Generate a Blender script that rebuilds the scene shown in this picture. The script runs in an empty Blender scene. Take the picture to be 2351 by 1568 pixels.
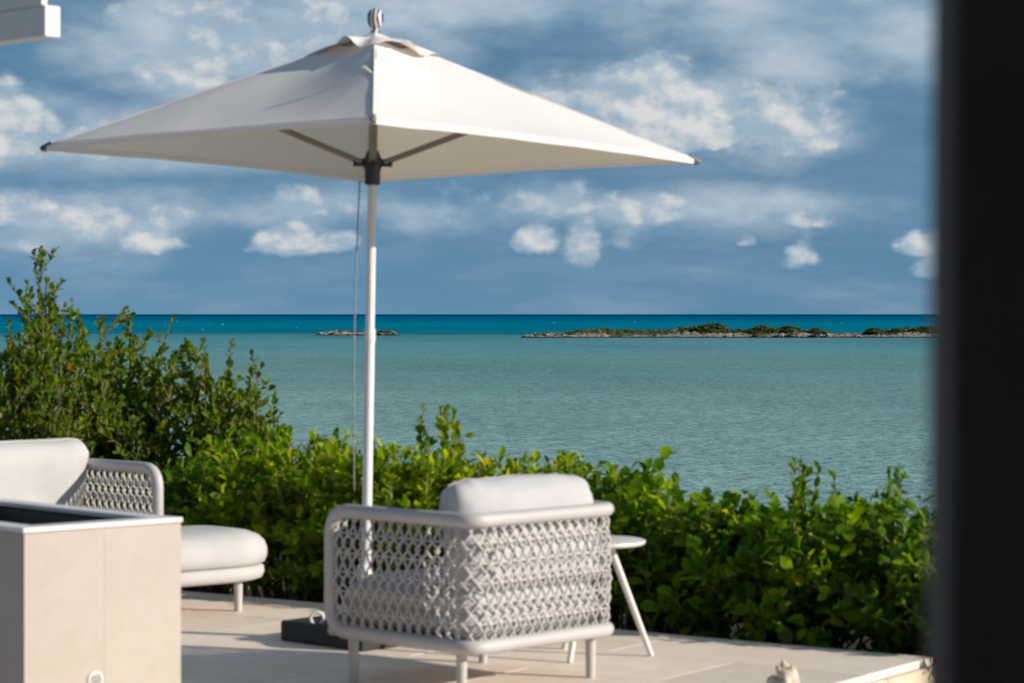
import bpy, bmesh, math, random
import numpy as np
from mathutils import Vector, Matrix, noise

random.seed(11)
rng = np.random.default_rng(11)
R = math.radians
S = bpy.context.scene
COL = S.collection

# ------------------------------------------------------------------ camera
H = 1.42                      # eye height above the raised terrace (z = 0)
FPX = 5551.0                  # 85 mm lens, in units of a 2351 px wide frame
cam_d = bpy.data.cameras.new('camera')
cam = bpy.data.objects.new('camera', cam_d)
COL.objects.link(cam)
S.camera = cam
cam.location = (0, 0, H)
cam.rotation_euler = (R(90), 0, 0)
cam_d.lens = 85
cam_d.sensor_width = 36
cam_d.shift_y = -63.0 / 2351
cam_d.clip_start = 0.05
cam_d.clip_end = 150000
cam_d.dof.use_dof = True
cam_d.dof.focus_distance = 400
cam_d.dof.aperture_fstop = 6.3
cam_d.dof.aperture_blades = 9

# ------------------------------------------------------------------ light
SUN_EL = R(20.5)
SUN_TH = R(18.0)              # from +X towards the camera side (-Y)
sx, sy, sz = math.cos(SUN_EL) * math.cos(SUN_TH), -math.cos(SUN_EL) * math.sin(SUN_TH), math.sin(SUN_EL)
sun_d = bpy.data.lights.new('sun', 'SUN')
sun = bpy.data.objects.new('sun', sun_d)
COL.objects.link(sun)
sun_d.energy = 5.0
sun_d.angle = R(0.53)
sun_d.color = (1.0, 0.905, 0.785)
sun.rotation_euler = Vector((sx, sy, sz)).to_track_quat('Z', 'Y').to_euler()

S.view_settings.view_transform = 'Standard'
S.view_settings.look = 'None'
S.view_settings.gamma = 1
S.view_settings.exposure = 0.2
S.cycles.use_denoising = True
S.cycles.max_bounces = 8
S.cycles.transparent_max_bounces = 4

# ------------------------------------------------------------------ node helpers
class NT:
    def __init__(self, nt):
        self.nt = nt
    def n(self, t, **kw):
        nd = self.nt.nodes.new(t)
        for k, v in kw.items():
            setattr(nd, k, v)
        return nd
    def put(self, sock, v):
        if isinstance(v, bpy.types.NodeSocket):
            self.nt.links.new(v, sock)
        else:
            sock.default_value = v
    def math(self, op, a, b=0.0, c=None, clamp=False):
        nd = self.n('ShaderNodeMath', operation=op, use_clamp=clamp)
        self.put(nd.inputs[0], a)
        self.put(nd.inputs[1], b)
        if c is not None:
            self.put(nd.inputs[2], c)
        return nd.outputs[0]
    def vmath(self, op, a, b=None, c=None, s=None):
        nd = self.n('ShaderNodeVectorMath', operation=op)
        self.put(nd.inputs[0], a)
        if b is not None:
            self.put(nd.inputs[1], b)
        if c is not None:
            self.put(nd.inputs[2], c)
        if s is not None:
            self.put(nd.inputs['Scale'], s)
        return nd.outputs['Value'] if op in ('LENGTH', 'DOT_PRODUCT') else nd.outputs['Vector']
    def maprange(self, v, a, b, c=0.0, d=1.0, smooth=True):
        nd = self.n('ShaderNodeMapRange', interpolation_type='SMOOTHSTEP' if smooth else 'LINEAR')
        self.put(nd.inputs[0], v)
        for i, q in enumerate((a, b, c, d)):
            self.put(nd.inputs[1 + i], q)
        return nd.outputs[0]
    def noise(self, vec, scale, detail=4, rough=0.55, out=0):
        nd = self.n('ShaderNodeTexNoise')
        if vec is not None:
            self.put(nd.inputs['Vector'], vec)
        self.put(nd.inputs['Scale'], scale)
        self.put(nd.inputs['Detail'], detail)
        self.put(nd.inputs['Roughness'], rough)
        return nd.outputs[out]
    def mix(self, f, a, b, blend='MIX'):
        nd = self.n('ShaderNodeMix', data_type='RGBA', blend_type=blend)
        self.put(nd.inputs[0], f)
        self.put(nd.inputs[6], a)
        self.put(nd.inputs[7], b)
        return nd.outputs[2]
    def ramp(self, v, stops, interp='LINEAR'):
        nd = self.n('ShaderNodeValToRGB')
        cr = nd.color_ramp
        cr.interpolation = interp
        while len(cr.elements) < len(stops):
            cr.elements.new(0.5)
        for e, (p, c) in zip(cr.elements, stops):
            e.position = p
            e.color = c
        self.put(nd.inputs[0], v)
        return nd.outputs[0]
    def bump(self, h, strength=0.3, dist=0.01):
        nd = self.n('ShaderNodeBump')
        self.put(nd.inputs['Height'], h)
        nd.inputs['Strength'].default_value = strength
        nd.inputs['Distance'].default_value = dist
        return nd.outputs[0]

def lin(r, g, b, a=1.0):
    f = lambda c: (c / 255 / 12.92) if c / 255 <= 0.04045 else ((c / 255 + 0.055) / 1.055) ** 2.4
    return (f(r), f(g), f(b), a)

# ------------------------------------------------------------------ world: Nishita sky with cumulus
W = bpy.data.worlds.new('World')
S.world = W
W.use_nodes = True
W.node_tree.nodes.clear()
w = NT(W.node_tree)
tc = w.n('ShaderNodeTexCoord').outputs['Generated']
sky = w.n('ShaderNodeTexSky', sky_type='NISHITA')
sky.sun_disc = False
sky.sun_elevation = SUN_EL
sky.sun_rotation = math.atan2(sx, sy)
sky.altitude = 0
sky.air_density = 1.0
sky.dust_density = 0.15
sky.ozone_density = 3.0
# the photograph's air is very clear: the low sky takes the tone of the sky higher up
skyvec = w.vmath('NORMALIZE', w.vmath('ADD', tc, (0, 0, 0.42)))
w.put(sky.inputs[0], skyvec)
skycol = sky.outputs[0]
sep = w.n('ShaderNodeSeparateXYZ')
w.put(sep.inputs[0], tc)
uu = w.math('MULTIPLY', w.math('ARCTAN2', sep.outputs[0], sep.outputs[1]), 55.51)
vv = w.math('MULTIPLY', w.math('ARCSINE', sep.outputs[2]), 55.51)
comb = w.n('ShaderNodeCombineXYZ')
w.put(comb.inputs[0], uu)
w.put(comb.inputs[1], vv)
uv = comb.outputs[0]
tcs = w.vmath('MULTIPLY', tc, (1, 1, 1.5))
puff = w.noise(tcs, 40, 8, 0.52)
puffo = w.noise(w.vmath('ADD', tcs, (0.0035, 0.0, 0.0055)), 40, 5, 0.52)
bank = w.noise(w.vmath('MULTIPLY', tc, (1, 1, 2.2)), 15, 5, 0.55)
bankn = w.math('SUBTRACT', bank, 0.5)

def blobs(vec, lst, flat=False):
    """largest of a set of cone shaped density bumps, (px, py, rx, ry, strength)"""
    acc = None
    for (px, py, rx, ry, st) in lst:
        c = ((px - 1175) / 100, (721 - py) / 100)
        ix, iy = 100 / rx, 100 / ry
        q = w.vmath('MULTIPLY_ADD', vec, (ix, iy, 0), (-c[0] * ix, -c[1] * iy, 0))
        if flat:                                   # cumulus: domed top, flatter base
            q = w.vmath('MAXIMUM', q, w.vmath('MULTIPLY', q, (-1, -1.9, 0)))
        d = w.vmath('LENGTH', q)
        m = w.math('MULTIPLY_ADD', d, -st, st)
        acc = m if acc is None else w.math('MAXIMUM', acc, m)
    return acc
SOFT = [(600, 90, 560, 200, 1.6), (1500, 240, 460, 140, .95), (1850, 290, 300, 130, .85), (100, 320, 360, 120, 1.05), (430, 372, 520, 50, .95),
        (1250, 10, 700, 110, 1.15), (1950, 60, 760, 190, 1.35), (2150, 170, 200, 150, .9), (1950, 470, 500, 50, .7), (1000, 480, 1300, 90, .75), (150, 510, 520, 100, .6)]
CRISP = [(1490, 255, 215, 140, 1.75), (1580, 305, 190, 90, 1.6), (1790, 290, 210, 150, 1.1), (1310, 235, 140, 70, .65),
         (20, 320, 170, 150, 1.6), (150, 350, 190, 65, .85), (560, 130, 260, 160, .8), (740, 90, 150, 110, .65),
         (50, 495, 130, 62, .85), (205, 520, 72, 100, 1.1), (285, 505, 54, 56, .95), (380, 505, 66, 84, 1.0), (370, 560, 95, 50, .9), (100, 565, 90, 46, .65),
         (690, 485, 95, 54, .75), (820, 482, 110, 44, .55), (1010, 492, 90, 60, .55), (660, 560, 88, 66, .95), (770, 562, 62, 42, .75),
         (1260, 472, 140, 60, 1.0), (1490, 488, 150, 54, .80), (1800, 505, 130, 46, .65),
         (1338, 578, 64, 100, .85), (1235, 555, 80, 60, .7), (1425, 565, 60, 66, .5), (1725, 556, 50, 36, .65), (1835, 590, 52, 64, .65), (2110, 566, 80, 62, 1.0), (2130, 625, 56, 44, .8)]
soft = w.maprange(w.math('MULTIPLY_ADD', bankn, 1.6, blobs(uv, SOFT)), -0.05, 0.95)
cf = w.math('MULTIPLY_ADD', w.math('SUBTRACT', puff, 0.5), 2.2, blobs(uv, CRISP, True))
crisp = w.maprange(cf, 0.04, 0.50)
# general scattered cloud cover for the whole dome (mostly outside the frame)
gen = w.maprange(w.noise(tcs, 5.0, 4, 0.6), 0.54, 0.76, 0.0, 0.25)
upfade = w.maprange(sep.outputs[2], 0.13, 0.30)
gen = w.math('MULTIPLY', gen, upfade)
wisp = w.maprange(w.noise(w.vmath('MULTIPLY', tc, (1, 1, 5)), 14, 4, 0.55), 0.36, 0.75, 0.0, 0.30)
soft = w.math('MAXIMUM', w.math('MAXIMUM', soft, gen), wisp)
lit = w.math('MULTIPLY', w.math('SUBTRACT', puff, puffo), 3.2)
relief = w.maprange(w.math('ADD', w.math('MULTIPLY_ADD', cf, 0.45, 0.05), lit), 0.0, 1.05)
relief2 = w.maprange(bank, 0.28, 0.72)
K = 10.0   # background strength is 0.1
def kc(r, g, b):
    q = lin(r, g, b)
    return (q[0] * K, q[1] * K, q[2] * K, 1)
greycol = w.mix(relief2, kc(116, 148, 172), kc(180, 192, 202))
whitecol = w.mix(relief, kc(146, 167, 184), kc(208, 209, 206))
skycol = w.mix(1.0, skycol, (1.04, 1.25, 1.10, 1), 'MULTIPLY')
c1 = w.mix(w.math('MULTIPLY', soft, 0.92), skycol, greycol)
c2 = w.mix(w.math('MULTIPLY', crisp, 0.88), c1, whitecol)
bg = w.n('ShaderNodeBackground')
w.put(bg.inputs[0], c2)
bg.inputs[1].default_value = 0.1
W.cycles.sampling_method = 'NONE'
wo = w.n('ShaderNodeOutputWorld')
w.put(wo.inputs[0], bg.outputs[0])

# ------------------------------------------------------------------ geometry helpers
def P(x, y, z):
    """world point on the horizontal plane z that the photograph shows at (x, y)"""
    D = (H - z) * FPX / (y - 721)
    return Vector(((x - 1175) / FPX * D, D, z))

class MB:
    def __init__(self):
        self.v, self.f = [], []
    def add(self, vs, fs):
        o = len(self.v)
        self.v += [tuple(q) for q in vs]
        self.f += [tuple(i + o for i in f) for f in fs]
        return self
    def box(self, c, s, rz=0.0, rot=None):
        m = rot if rot is not None else Matrix.Rotation(rz, 3, 'Z')
        vs = [Vector(c) + m @ Vector((dx * s[0] / 2, dy * s[1] / 2, dz * s[2] / 2)) for dx in (-1, 1) for dy in (-1, 1) for dz in (-1, 1)]
        return self.add(vs, [(0, 1, 3, 2), (4, 6, 7, 5), (0, 4, 5, 1), (2, 3, 7, 6), (0, 2, 6, 4), (1, 5, 7, 3)])
    def rbox(self, c, s, b=0.004, rz=0.0):
        """box with chamfered edges"""
        bm = bmesh.new()
        bmesh.ops.create_cube(bm, size=1.0)
        for q in bm.verts:
            q.co = Vector((q.co.x * s[0], q.co.y * s[1], q.co.z * s[2]))
        bmesh.ops.bevel(bm, geom=bm.edges[:], offset=b, segments=2, profile=0.5, affect='EDGES')
        m = Matrix.Rotation(rz, 3, 'Z')
        bm.verts.index_update()
        vs = [Vector(c) + m @ q.co for q in bm.verts]
        fs = [[q.index for q in f.verts] for f in bm.faces]
        bm.free()
        return self.add(vs, fs)
    def tube(self, pts, rad, sides=8, closed=False, caps=True, up=Vector((0, 0, 1)), flat=1.0):
        pts = [Vector(p) for p in pts]
        n = len(pts)
        rings = []
        prev = None
        for i, p in enumerate(pts):
            if closed:
                t = pts[(i + 1) % n] - pts[i - 1]
            else:
                t = pts[min(i + 1, n - 1)] - pts[max(i - 1, 0)]
            t.normalize()
            if prev is None:
                a = t.cross(up)
                if a.length < 1e-3:
                    a = t.cross(Vector((1, 0, 0)))
            else:
                a = prev - t * prev.dot(t)
            a.normalize()
            prev = a
            b = t.cross(a)
            r = rad[i] if isinstance(rad, (list, tuple)) else rad
            rings.append([p + (a * math.cos(2 * math.pi * k / sides) + b * flat * math.sin(2 * math.pi * k / sides)) * r for k in range(sides)])
        vs = [q for rg in rings for q in rg]
        fs = []
        m = n if closed else n - 1
        for i in range(m):
            for k in range(sides):
                j = (i + 1) % n
                fs.append((i * sides + k, i * sides + (k + 1) % sides, j * sides + (k + 1) % sides, j * sides + k))
        if caps and not closed:
            fs.append(tuple(range(sides - 1, -1, -1)))
            fs.append(tuple((n - 1) * sides + k for k in range(sides)))
        return self.add(vs, fs)
    def lathe(self, prof, sides=24, c=(0, 0, 0)):
        c = Vector(c)
        vs, fs = [], []
        for (r, z) in prof:
            for k in range(sides):
                a = 2 * math.pi * k / sides
                vs.append(c + Vector((r * math.cos(a), r * math.sin(a), z)))
        for i in range(len(prof) - 1):
            for k in range(sides):
                fs.append((i * sides + k, i * sides + (k + 1) % sides, (i + 1) * sides + (k + 1) % sides, (i + 1) * sides + k))
        fs.append(tuple(range(sides - 1, -1, -1)))
        fs.append(tuple((len(prof) - 1) * sides + k for k in range(sides)))
        return self.add(vs, fs)
    def loft(self, outline, prof, cap_top=0.0, cap_bot=True):
        """outline: closed 2D loop, prof: list of (scale-inset, z)"""
        n = len(outline)
        cx = sum(p[0] for p in outline) / n
        cy = sum(p[1] for p in outline) / n
        vs, fs = [], []
        for (ins, z) in prof:
            for (x, y) in outline:
                d = math.hypot(x - cx, y - cy)
                k = max(0.0, (d - ins) / d)
                vs.append((cx + (x - cx) * k, cy + (y - cy) * k, z))
        for i in range(len(prof) - 1):
            for k in range(n):
                fs.append((i * n + k, i * n + (k + 1) % n, (i + 1) * n + (k + 1) % n, (i + 1) * n + k))
        vs.append((cx, cy, prof[-1][1] + cap_top))
        t = len(vs) - 1
        o = (len(prof) - 1) * n
        for k in range(n):
            fs.append((o + k, o + (k + 1) % n, t))
        if cap_bot:
            fs.append(tuple(range(n - 1, -1, -1)))
        return self.add(vs, fs)
    def mesh(self, name, smooth=False, angle=None):
        me = bpy.data.meshes.new(name)
        me.from_pydata(self.v, [], self.f)
        me.validate()
        if smooth:
            me.shade_smooth()
            if angle:
                me.set_sharp_from_angle(angle=R(angle))
        return me
    def build(self, name, mat, parent=None, smooth=False, angle=None):
        me = self.mesh(name, smooth, angle)
        me.materials.append(mat)
        return link(name, me, parent)

def link(name, me, parent=None):
    o = bpy.data.objects.new(name, me)
    COL.objects.link(o)
    if parent is not None:
        o.parent = parent
    return o
def thing(name, loc, rz=0.0):
    o = bpy.data.objects.new(name, None)
    COL.objects.link(o)
    o.location = loc
    o.rotation_euler = (0, 0, rz)
    o.empty_display_size = 0.2
    return o
def tag(o, label, cat, group=None):
    o['label'] = label
    o['category'] = cat
    if group:
        o['group'] = group
    return o
def struct(o):
    o['kind'] = 'structure'
    return o

# ------------------------------------------------------------------ materials
def mat(name):
    m = bpy.data.materials.new(name)
    m.use_nodes = True
    nt = NT(m.node_tree)
    return m, nt, m.node_tree.nodes['Principled BSDF']
def simple(name, c1, c2, rough=0.6, scale=6.0, bump=0.0, bscale=80, spec=0.5, metal=0.0, detail=4, bdist=0.002):
    m, nt, b = mat(name)
    tco = nt.n('ShaderNodeTexCoord').outputs['Object']
    nz = nt.maprange(nt.noise(tco, scale, detail), 0.3, 0.7)
    nt.put(b.inputs['Base Color'], nt.mix(nz, c1 + (1,), c2 + (1,)))
    b.inputs['Roughness'].default_value = rough
    b.inputs['Specular IOR Level'].default_value = spec
    b.inputs['Metallic'].default_value = metal
    if bump > 0:
        nt.put(b.inputs['Normal'], nt.bump(nt.noise(tco, bscale, 3), bump, bdist))
    return m

M_pole = simple('painted_aluminium', (.66, .65, .64), (.72, .71, .70), 0.35, 3)
M_frame = simple('powder_coated_frame', (.44, .42, .405), (.48, .46, .445), 0.5, 4, .1, 300)
M_rope = simple('outdoor_rope', (.50, .475, .45), (.60, .575, .55), 0.85, 60, .5, 500, .2, bdist=.003)
M_cushion = simple('cushion_fabric', (.46, .45, .45), (.50, .49, .49), 0.9, 5, .25, 900, .15, bdist=.001)
M_black = simple('black_plastic', (.018, .018, .018), (.03, .03, .03), 0.45, 20)
M_granite = simple('dark_granite', (.010, .010, .011), (.03, .03, .031), 0.7, 120)
M_strut = simple('bronze_strut', (.20, .175, .145), (.24, .21, .175), 0.4, 8)
M_soil = simple('dark_soil', (.035, .028, .02), (.07, .055, .038), 0.95, 4, .6, 20, .1, bdist=.03)
M_dark = simple('dark_door_frame', (.20, .155, .13), (.24, .19, .16), 0.85, 5, spec=.05)
M_room = simple('interior_plaster', (.50, .47, .44), (.55, .52, .49), 0.9, 2)
M_white = simple('white_wood', (.66, .64, .62), (.70, .68, .66), 0.6, 8, .1, 60)
M_tray = simple('burner_tray', (.03, .03, .032), (.05, .05, .052), 0.6, 30)
M_cord = simple('grey_cord', (.20, .20, .22), (.28, .28, .30), 0.8, 50)
M_table = simple('table_enamel', (.62, .60, .57), (.66, .64, .61), 0.4, 5)

def stone(name, a, b_, c, rough=0.55, sc=1.6, var=.08):
    m, nt, b = mat(name)
    tco = nt.n('ShaderNodeTexCoord').outputs['Object']
    oi = nt.n('ShaderNodeObjectInfo').outputs['Random']
    off = nt.vmath('ADD', tco, nt.vmath('SCALE', (31.0, 17.0, 9.0), s=oi))
    n1 = nt.maprange(nt.noise(nt.vmath('MULTIPLY', off, (1, 3.2, 1)), sc, 6, .6), .3, .7)
    n2 = nt.maprange(nt.noise(off, sc * 6, 5, .65), .35, .75)
    col = nt.mix(n1, a + (1,), b_ + (1,))
    col = nt.mix(nt.math('MULTIPLY', n2, .45), col, c + (1,))
    v = nt.maprange(oi, 0, 1, 1 - var, 1 + var, smooth=False)
    hs = nt.n('ShaderNodeHueSaturation')
    nt.put(hs.inputs['Value'], v)
    nt.put(hs.inputs['Color'], col)
    nt.put(b.inputs['Base Color'], hs.outputs[0])
    b.inputs['Roughness'].default_value = rough
    b.inputs['Specular IOR Level'].default_value = .3
    nt.put(b.inputs['Normal'], nt.bump(nt.noise(off, 60, 5, .7), .25, .002))
    return m
M_slab = stone('limestone_paving', (.80, .68, .57), (.84, .73, .63), (.70, .57, .46))
M_riser = stone('limestone_riser', (.66, .54, .40), (.74, .63, .50), (.52, .38, .25), sc=3)
M_panel = stone('stone_cladding', (.42, .372, .325), (.445, .40, .352), (.40, .33, .275), sc=2.4, var=.015)
M_grout = simple('terrace_grout', (.32, .27, .22), (.40, .34, .28), 0.9, 6)

# canopy cloth: diffuse with light shining through
def cloth(name, c, trans):
    m, nt, b = mat(name)
    tco = nt.n('ShaderNodeTexCoord').outputs['Object']
    nz = nt.noise(tco, 7, 3)
    bmp = nt.bump(nz, .12, .02)
    d = nt.n('ShaderNodeBsdfDiffuse')
    t = nt.n('ShaderNodeBsdfTranslucent')
    d.inputs[0].default_value = c + (1,)
    t.inputs[0].default_value = (c[0] * .98, c[1] * .82, c[2] * .58, 1)
    nt.put(d.inputs['Normal'], bmp)
    mx = nt.n('ShaderNodeMixShader')
    mx.inputs[0].default_value = trans
    nt.put(mx.inputs[1], d.outputs[0])
    nt.put(mx.inputs[2], t.outputs[0])
    nt.put(m.node_tree.nodes['Material Output'].inputs[0], mx.outputs[0])
    return m
M_canopy = cloth('parasol_cloth', (.84, .82, .81), .20)

def leafmat(name, stops, trans=.38, gloss=.35):
    m, nt, b = mat(name)
    at = nt.n('ShaderNodeAttribute', attribute_name='tone').outputs['Fac']
    oi = nt.n('ShaderNodeObjectInfo').outputs['Random']
    v = nt.math('FRACT', nt.math('ADD', at, oi))
    col = nt.ramp(v, [(p, c + (1,)) for p, c in stops])
    nt.put(b.inputs['Base Color'], col)
    b.inputs['Roughness'].default_value = gloss
    b.inputs['Specular IOR Level'].default_value = .18
    t = nt.n('ShaderNodeBsdfTranslucent')
    hs = nt.n('ShaderNodeMix', data_type='RGBA', blend_type='MULTIPLY')
    hs.inputs[0].default_value = 1
    nt.put(hs.inputs[6], col)
    hs.inputs[7].default_value = (2.3, 2.0, .45, 1)
    nt.put(t.inputs[0], hs.outputs[2])
    mx = nt.n('ShaderNodeMixShader')
    mx.inputs[0].default_value = trans
    nt.put(mx.inputs[1], b.outputs[0])
    nt.put(mx.inputs[2], t.outputs[0])
    nt.put(m.node_tree.nodes['Material Output'].inputs[0], mx.outputs[0])
    return m
M_leaf_bright = leafmat('bright_hedge_leaf', [(0, (.075, .155, .003)), (.5, (.16, .26, .004)), (.9, (.27, .36, .006)), (1, (.36, .33, .008))], .55)
M_leaf_mid = leafmat('glossy_hedge_leaf', [(0, (.040, .105, .004)), (.5, (.085, .18, .005)), (.95, (.18, .29, .008)), (1, (.30, .30, .015))], .52)
M_leaf_dark = leafmat('coastal_shrub_leaf', [(0, (.055, .105, .006)), (.5, (.095, .16, .007)), (.95, (.15, .21, .008)), (.99, (.18, .21, .01)), (1, (.70, .26, .01))], .40)
M_leaf_isle = leafmat('island_bush_leaf', [(0, (.055, .066, .014)), (.5, (.080, .095, .018)), (1, (.105, .11, .024))], .2, .7)
M_bark = simple('shrub_bark', (.16, .12, .09), (.26, .21, .17), .9, 30)

# ------------------------------------------------------------------ setting: sea
SEA = -5.0
m, nt, b = mat('tropical_sea')
pos = nt.n('ShaderNodeNewGeometry').outputs['Position']
sp = nt.n('ShaderNodeSeparateXYZ')
nt.put(sp.inputs[0], pos)
n_big = nt.noise(nt.vmath('MULTIPLY', pos, (.0035, .0010, 0)), 1.0, 4, .6)
n_mid = nt.noise(nt.vmath('MULTIPLY', pos, (.014, .006, 0)), 1.0, 5, .6)
lg = nt.math('LOGARITHM', nt.math('MAXIMUM', sp.outputs[1], 20.0), 10.0)
lg = nt.math('ADD', lg, nt.math('MULTIPLY', nt.math('SUBTRACT', n_big, .5), .16))
lg = nt.math('ADD', lg, nt.math('MULTIPLY', nt.math('SUBTRACT', n_mid, .5), .10))
t = nt.maprange(lg, 1.8, 4.2, 0, 1, smooth=False)
seacol = nt.ramp(t, [(0.0, (.29, .46, .42, 1)), (.15, (.25, .425, .385, 1)), (.22, (.20, .375, .335, 1)), (.275, (.155, .33, .30, 1)), (.33, (.13, .35, .345, 1)),
                     (.425, (.075, .30, .335, 1)), (.455, (.02, .19, .25, 1)), (.49, (.0, .21, .30, 1)), (.57, (.0, .225, .34, 1)),
                     (.70, (.0, .15, .27, 1)), (.85, (.0, .105, .215, 1)), (1, (.0, .085, .18, 1))])
# seagrass and sand patches
patch = nt.maprange(n_mid, .42, .68, 0, .6)
seacol = nt.mix(patch, seacol, nt.mix(1, seacol, (.62, .70, .74, 1), 'MULTIPLY'))
wind = nt.noise(nt.vmath('MULTIPLY', pos, (.010, .045, 0)), 1.0, 4, .6)
seacol = nt.mix(nt.maprange(wind, .35, .65, 0, .45), seacol, nt.mix(1, seacol, (.78, .80, .82, 1), 'MULTIPLY'))
chop = nt.noise(nt.vmath('MULTIPLY', pos, (.55, .9, 0)), 1.0, 3, .7)
seacol = nt.mix(nt.maprange(chop, .56, .74, 0, .55), seacol, nt.mix(1, seacol, (.55, .62, .64, 1), 'MULTIPLY'))
nt.put(b.inputs['Base Color'], seacol)
b.inputs['Roughness'].default_value = .35
nt.put(b.inputs['Specular IOR Level'], nt.maprange(t, .30, .46, .08, .0))
rp1 = nt.noise(nt.vmath('MULTIPLY', pos, (.9, 1.5, 0)), 1.0, 4, .65)
rp2 = nt.noise(nt.vmath('MULTIPLY', pos, (.16, .35, 0)), 1.0, 3, .6)
rip = nt.math('ADD', rp1, nt.math('MULTIPLY', rp2, 1.6))
nt.put(b.inputs['Normal'], nt.bump(rip, .9, .55))
M_sea = m
mb = MB()
ys = [25, 60, 120, 300, 800, 2500, 9000, 30000, 90000]
for i in range(len(ys) - 1):
    mb.add([(-ys[-1], ys[i], SEA), (ys[-1], ys[i], SEA), (ys[-1], ys[i + 1], SEA), (-ys[-1], ys[i + 1], SEA)], [(0, 1, 2, 3)])
struct(mb.build('sea', M_sea))

# foam crests of small waves breaking on the outer reef
mb = MB()
for k in range(12):
    D = 10 ** random.uniform(3.0, 3.55)
    X = random.uniform(-.215, .20) * D
    L = random.uniform(.2, .6) * D / 1500 * (2.6 if random.random() < .12 else 1.0)
    hh = random.uniform(.15, .28) * D / 1500
    mb.add([(X - L, D, SEA), (X - L * .3, D - .3, SEA), (X + L * .4, D - .4, SEA), (X + L, D, SEA), (X - L * .25, D + .2, SEA + hh), (X + L * .3, D + .2, SEA + hh * .8), (X, D + 1, SEA)],
           [(0, 1, 4), (1, 2, 5, 4), (2, 3, 5), (0, 4, 6), (4, 5, 6), (5, 3, 6)])
M_foam = simple('sea_foam', (.72, .74, .75), (.8, .8, .8), .9, 1)
foam = mb.build('whitecaps', M_foam)
foam['kind'] = 'stuff'

# ------------------------------------------------------------------ setting: ground
UV_A = Vector((-.818, .574, 0)).normalized()       # along the far terrace edge, to the left
UV_B = Vector((-UV_A.y, UV_A.x, 0)) * 1.0          # towards the camera
if UV_B.y > 0:
    UV_B = -UV_B
KC = P(2140, 1509, 0)                              # far right terrace corner
ang_t = math.atan2(-UV_A.y, -UV_A.x)               # terrace local +x points along -A (to the right)

def hill_z(x, y):
    d = (Vector((x, y, 0)) - KC).dot(-UV_B)        # distance beyond the far edge
    k = min(max((d - 5.0) / 36, 0), 1)
    z = -.22 - 5.6 * k ** .8
    return z + .12 * noise.noise(Vector((x * .5, y * .5, 0)))
mb = MB()
NX, NY = 60, 60
xs = np.linspace(-60, 60, NX)
ysg = np.concatenate([np.linspace(-12, 30, 45), np.linspace(32, 75, 15)])
vs = [(x, y, hill_z(x, y)) for y in ysg for x in xs]
fs = [(j * NX + i, j * NX + i + 1, (j + 1) * NX + i + 1, (j + 1) * NX + i) for j in range(len(ysg) - 1) for i in range(NX - 1)]
mb.add(vs, fs)
struct(mb.build('ground', M_soil, smooth=True))

# raised terrace: bed + separate limestone slabs
terr = thing('terrace', KC, ang_t)
struct(terr)
TL, TD, TH_ = 11.0, 9.0, .15
mb = MB()
mb.box((-TL / 2, -TD / 2, -.012 - TH_ / 2 + .0), (TL - .02, TD - .02, TH_ - .02))
mb.build('terrace_bed', M_grout, terr)
sw, sd, gap = 1.20, .60, .0025
me_slab = None
row = 0
y = 0.0
while y < 5.6:
    x = -(0.0 if row % 2 == 0 else sw / 2)
    first = True
    cols = []
    if row % 2:
        cols.append((0.0, sw / 2))
    while x > -6.5:
        cols.append((x, sw))
        x -= sw
    for (x0, ww) in cols:
        key = 'slab_full' if ww == sw else 'slab_half'
        me = bpy.data.meshes.get(key)
        if me is None:
            q = MB().rbox((0, 0, 0), (ww - gap, sd - gap, .03), .0012)
            me = q.mesh(key)
            me.materials.append(M_slab)
        o = link('paving_slab', me, terr)
        o.location = (x0 - ww / 2, -y - sd / 2, -.015 + random.uniform(-.0006, .0006))
    y += sd
    row += 1
# exposed riser blocks along the right edge and a chipped corner block
yy = 0.0
k = 0
while yy < 5:
    L = random.choice((.46, .62, .78))
    MB().rbox((-.004, -yy - L / 2, -.085), (.06, L - .006, .104), .006).build('riser_stone', M_riser, terr)
    yy += L
    k += 1
# lower landing between the raised terrace and the house
mb = MB()
mb.add([(-14, -4, -.152), (14, -4, -.152), (14, 9.0, -.152), (2.4, 10.2, -.152), (-14, 10.2, -.152)], [(0, 1, 2, 3, 4)])
struct(mb.build('lower_landing', M_slab))

# ------------------------------------------------------------------ setting: islands
m, nt, b = mat('island_rock')
pos = nt.n('ShaderNodeNewGeometry').outputs['Position']
n1 = nt.noise(nt.vmath('MULTIPLY', pos, (1, 1, 2.5)), .8, 6, .65)
n2 = nt.noise(pos, .11, 5, .6)
rock = nt.ramp(n1, [(.3, (.07, .055, .045, 1)), (.48, (.21, .175, .145, 1)), (.66, (.36, .315, .27, 1))])
scrub = nt.ramp(n1, [(.3, (.03, .036, .010, 1)), (.7, (.085, .09, .025, 1))])
spz = nt.n('ShaderNodeSeparateXYZ')
nt.put(spz.inputs[0], pos)
zf = nt.maprange(spz.outputs[2], SEA + .5, SEA + 1.9)
f = nt.maprange(nt.math('ADD', n2, nt.math('MULTIPLY', zf, .22)), .56, .64)
col = nt.mix(f, rock, scrub)
wet = nt.maprange(spz.outputs[2], SEA + .45, SEA + .12)
col = nt.mix(wet, col, (.018, .015, .013, 1))
nt.put(b.inputs['Base Color'], col)
b.inputs['Roughness'].default_value = .9
b.inputs['Specular IOR Level'].default_value = .15
M_isle = m

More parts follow.
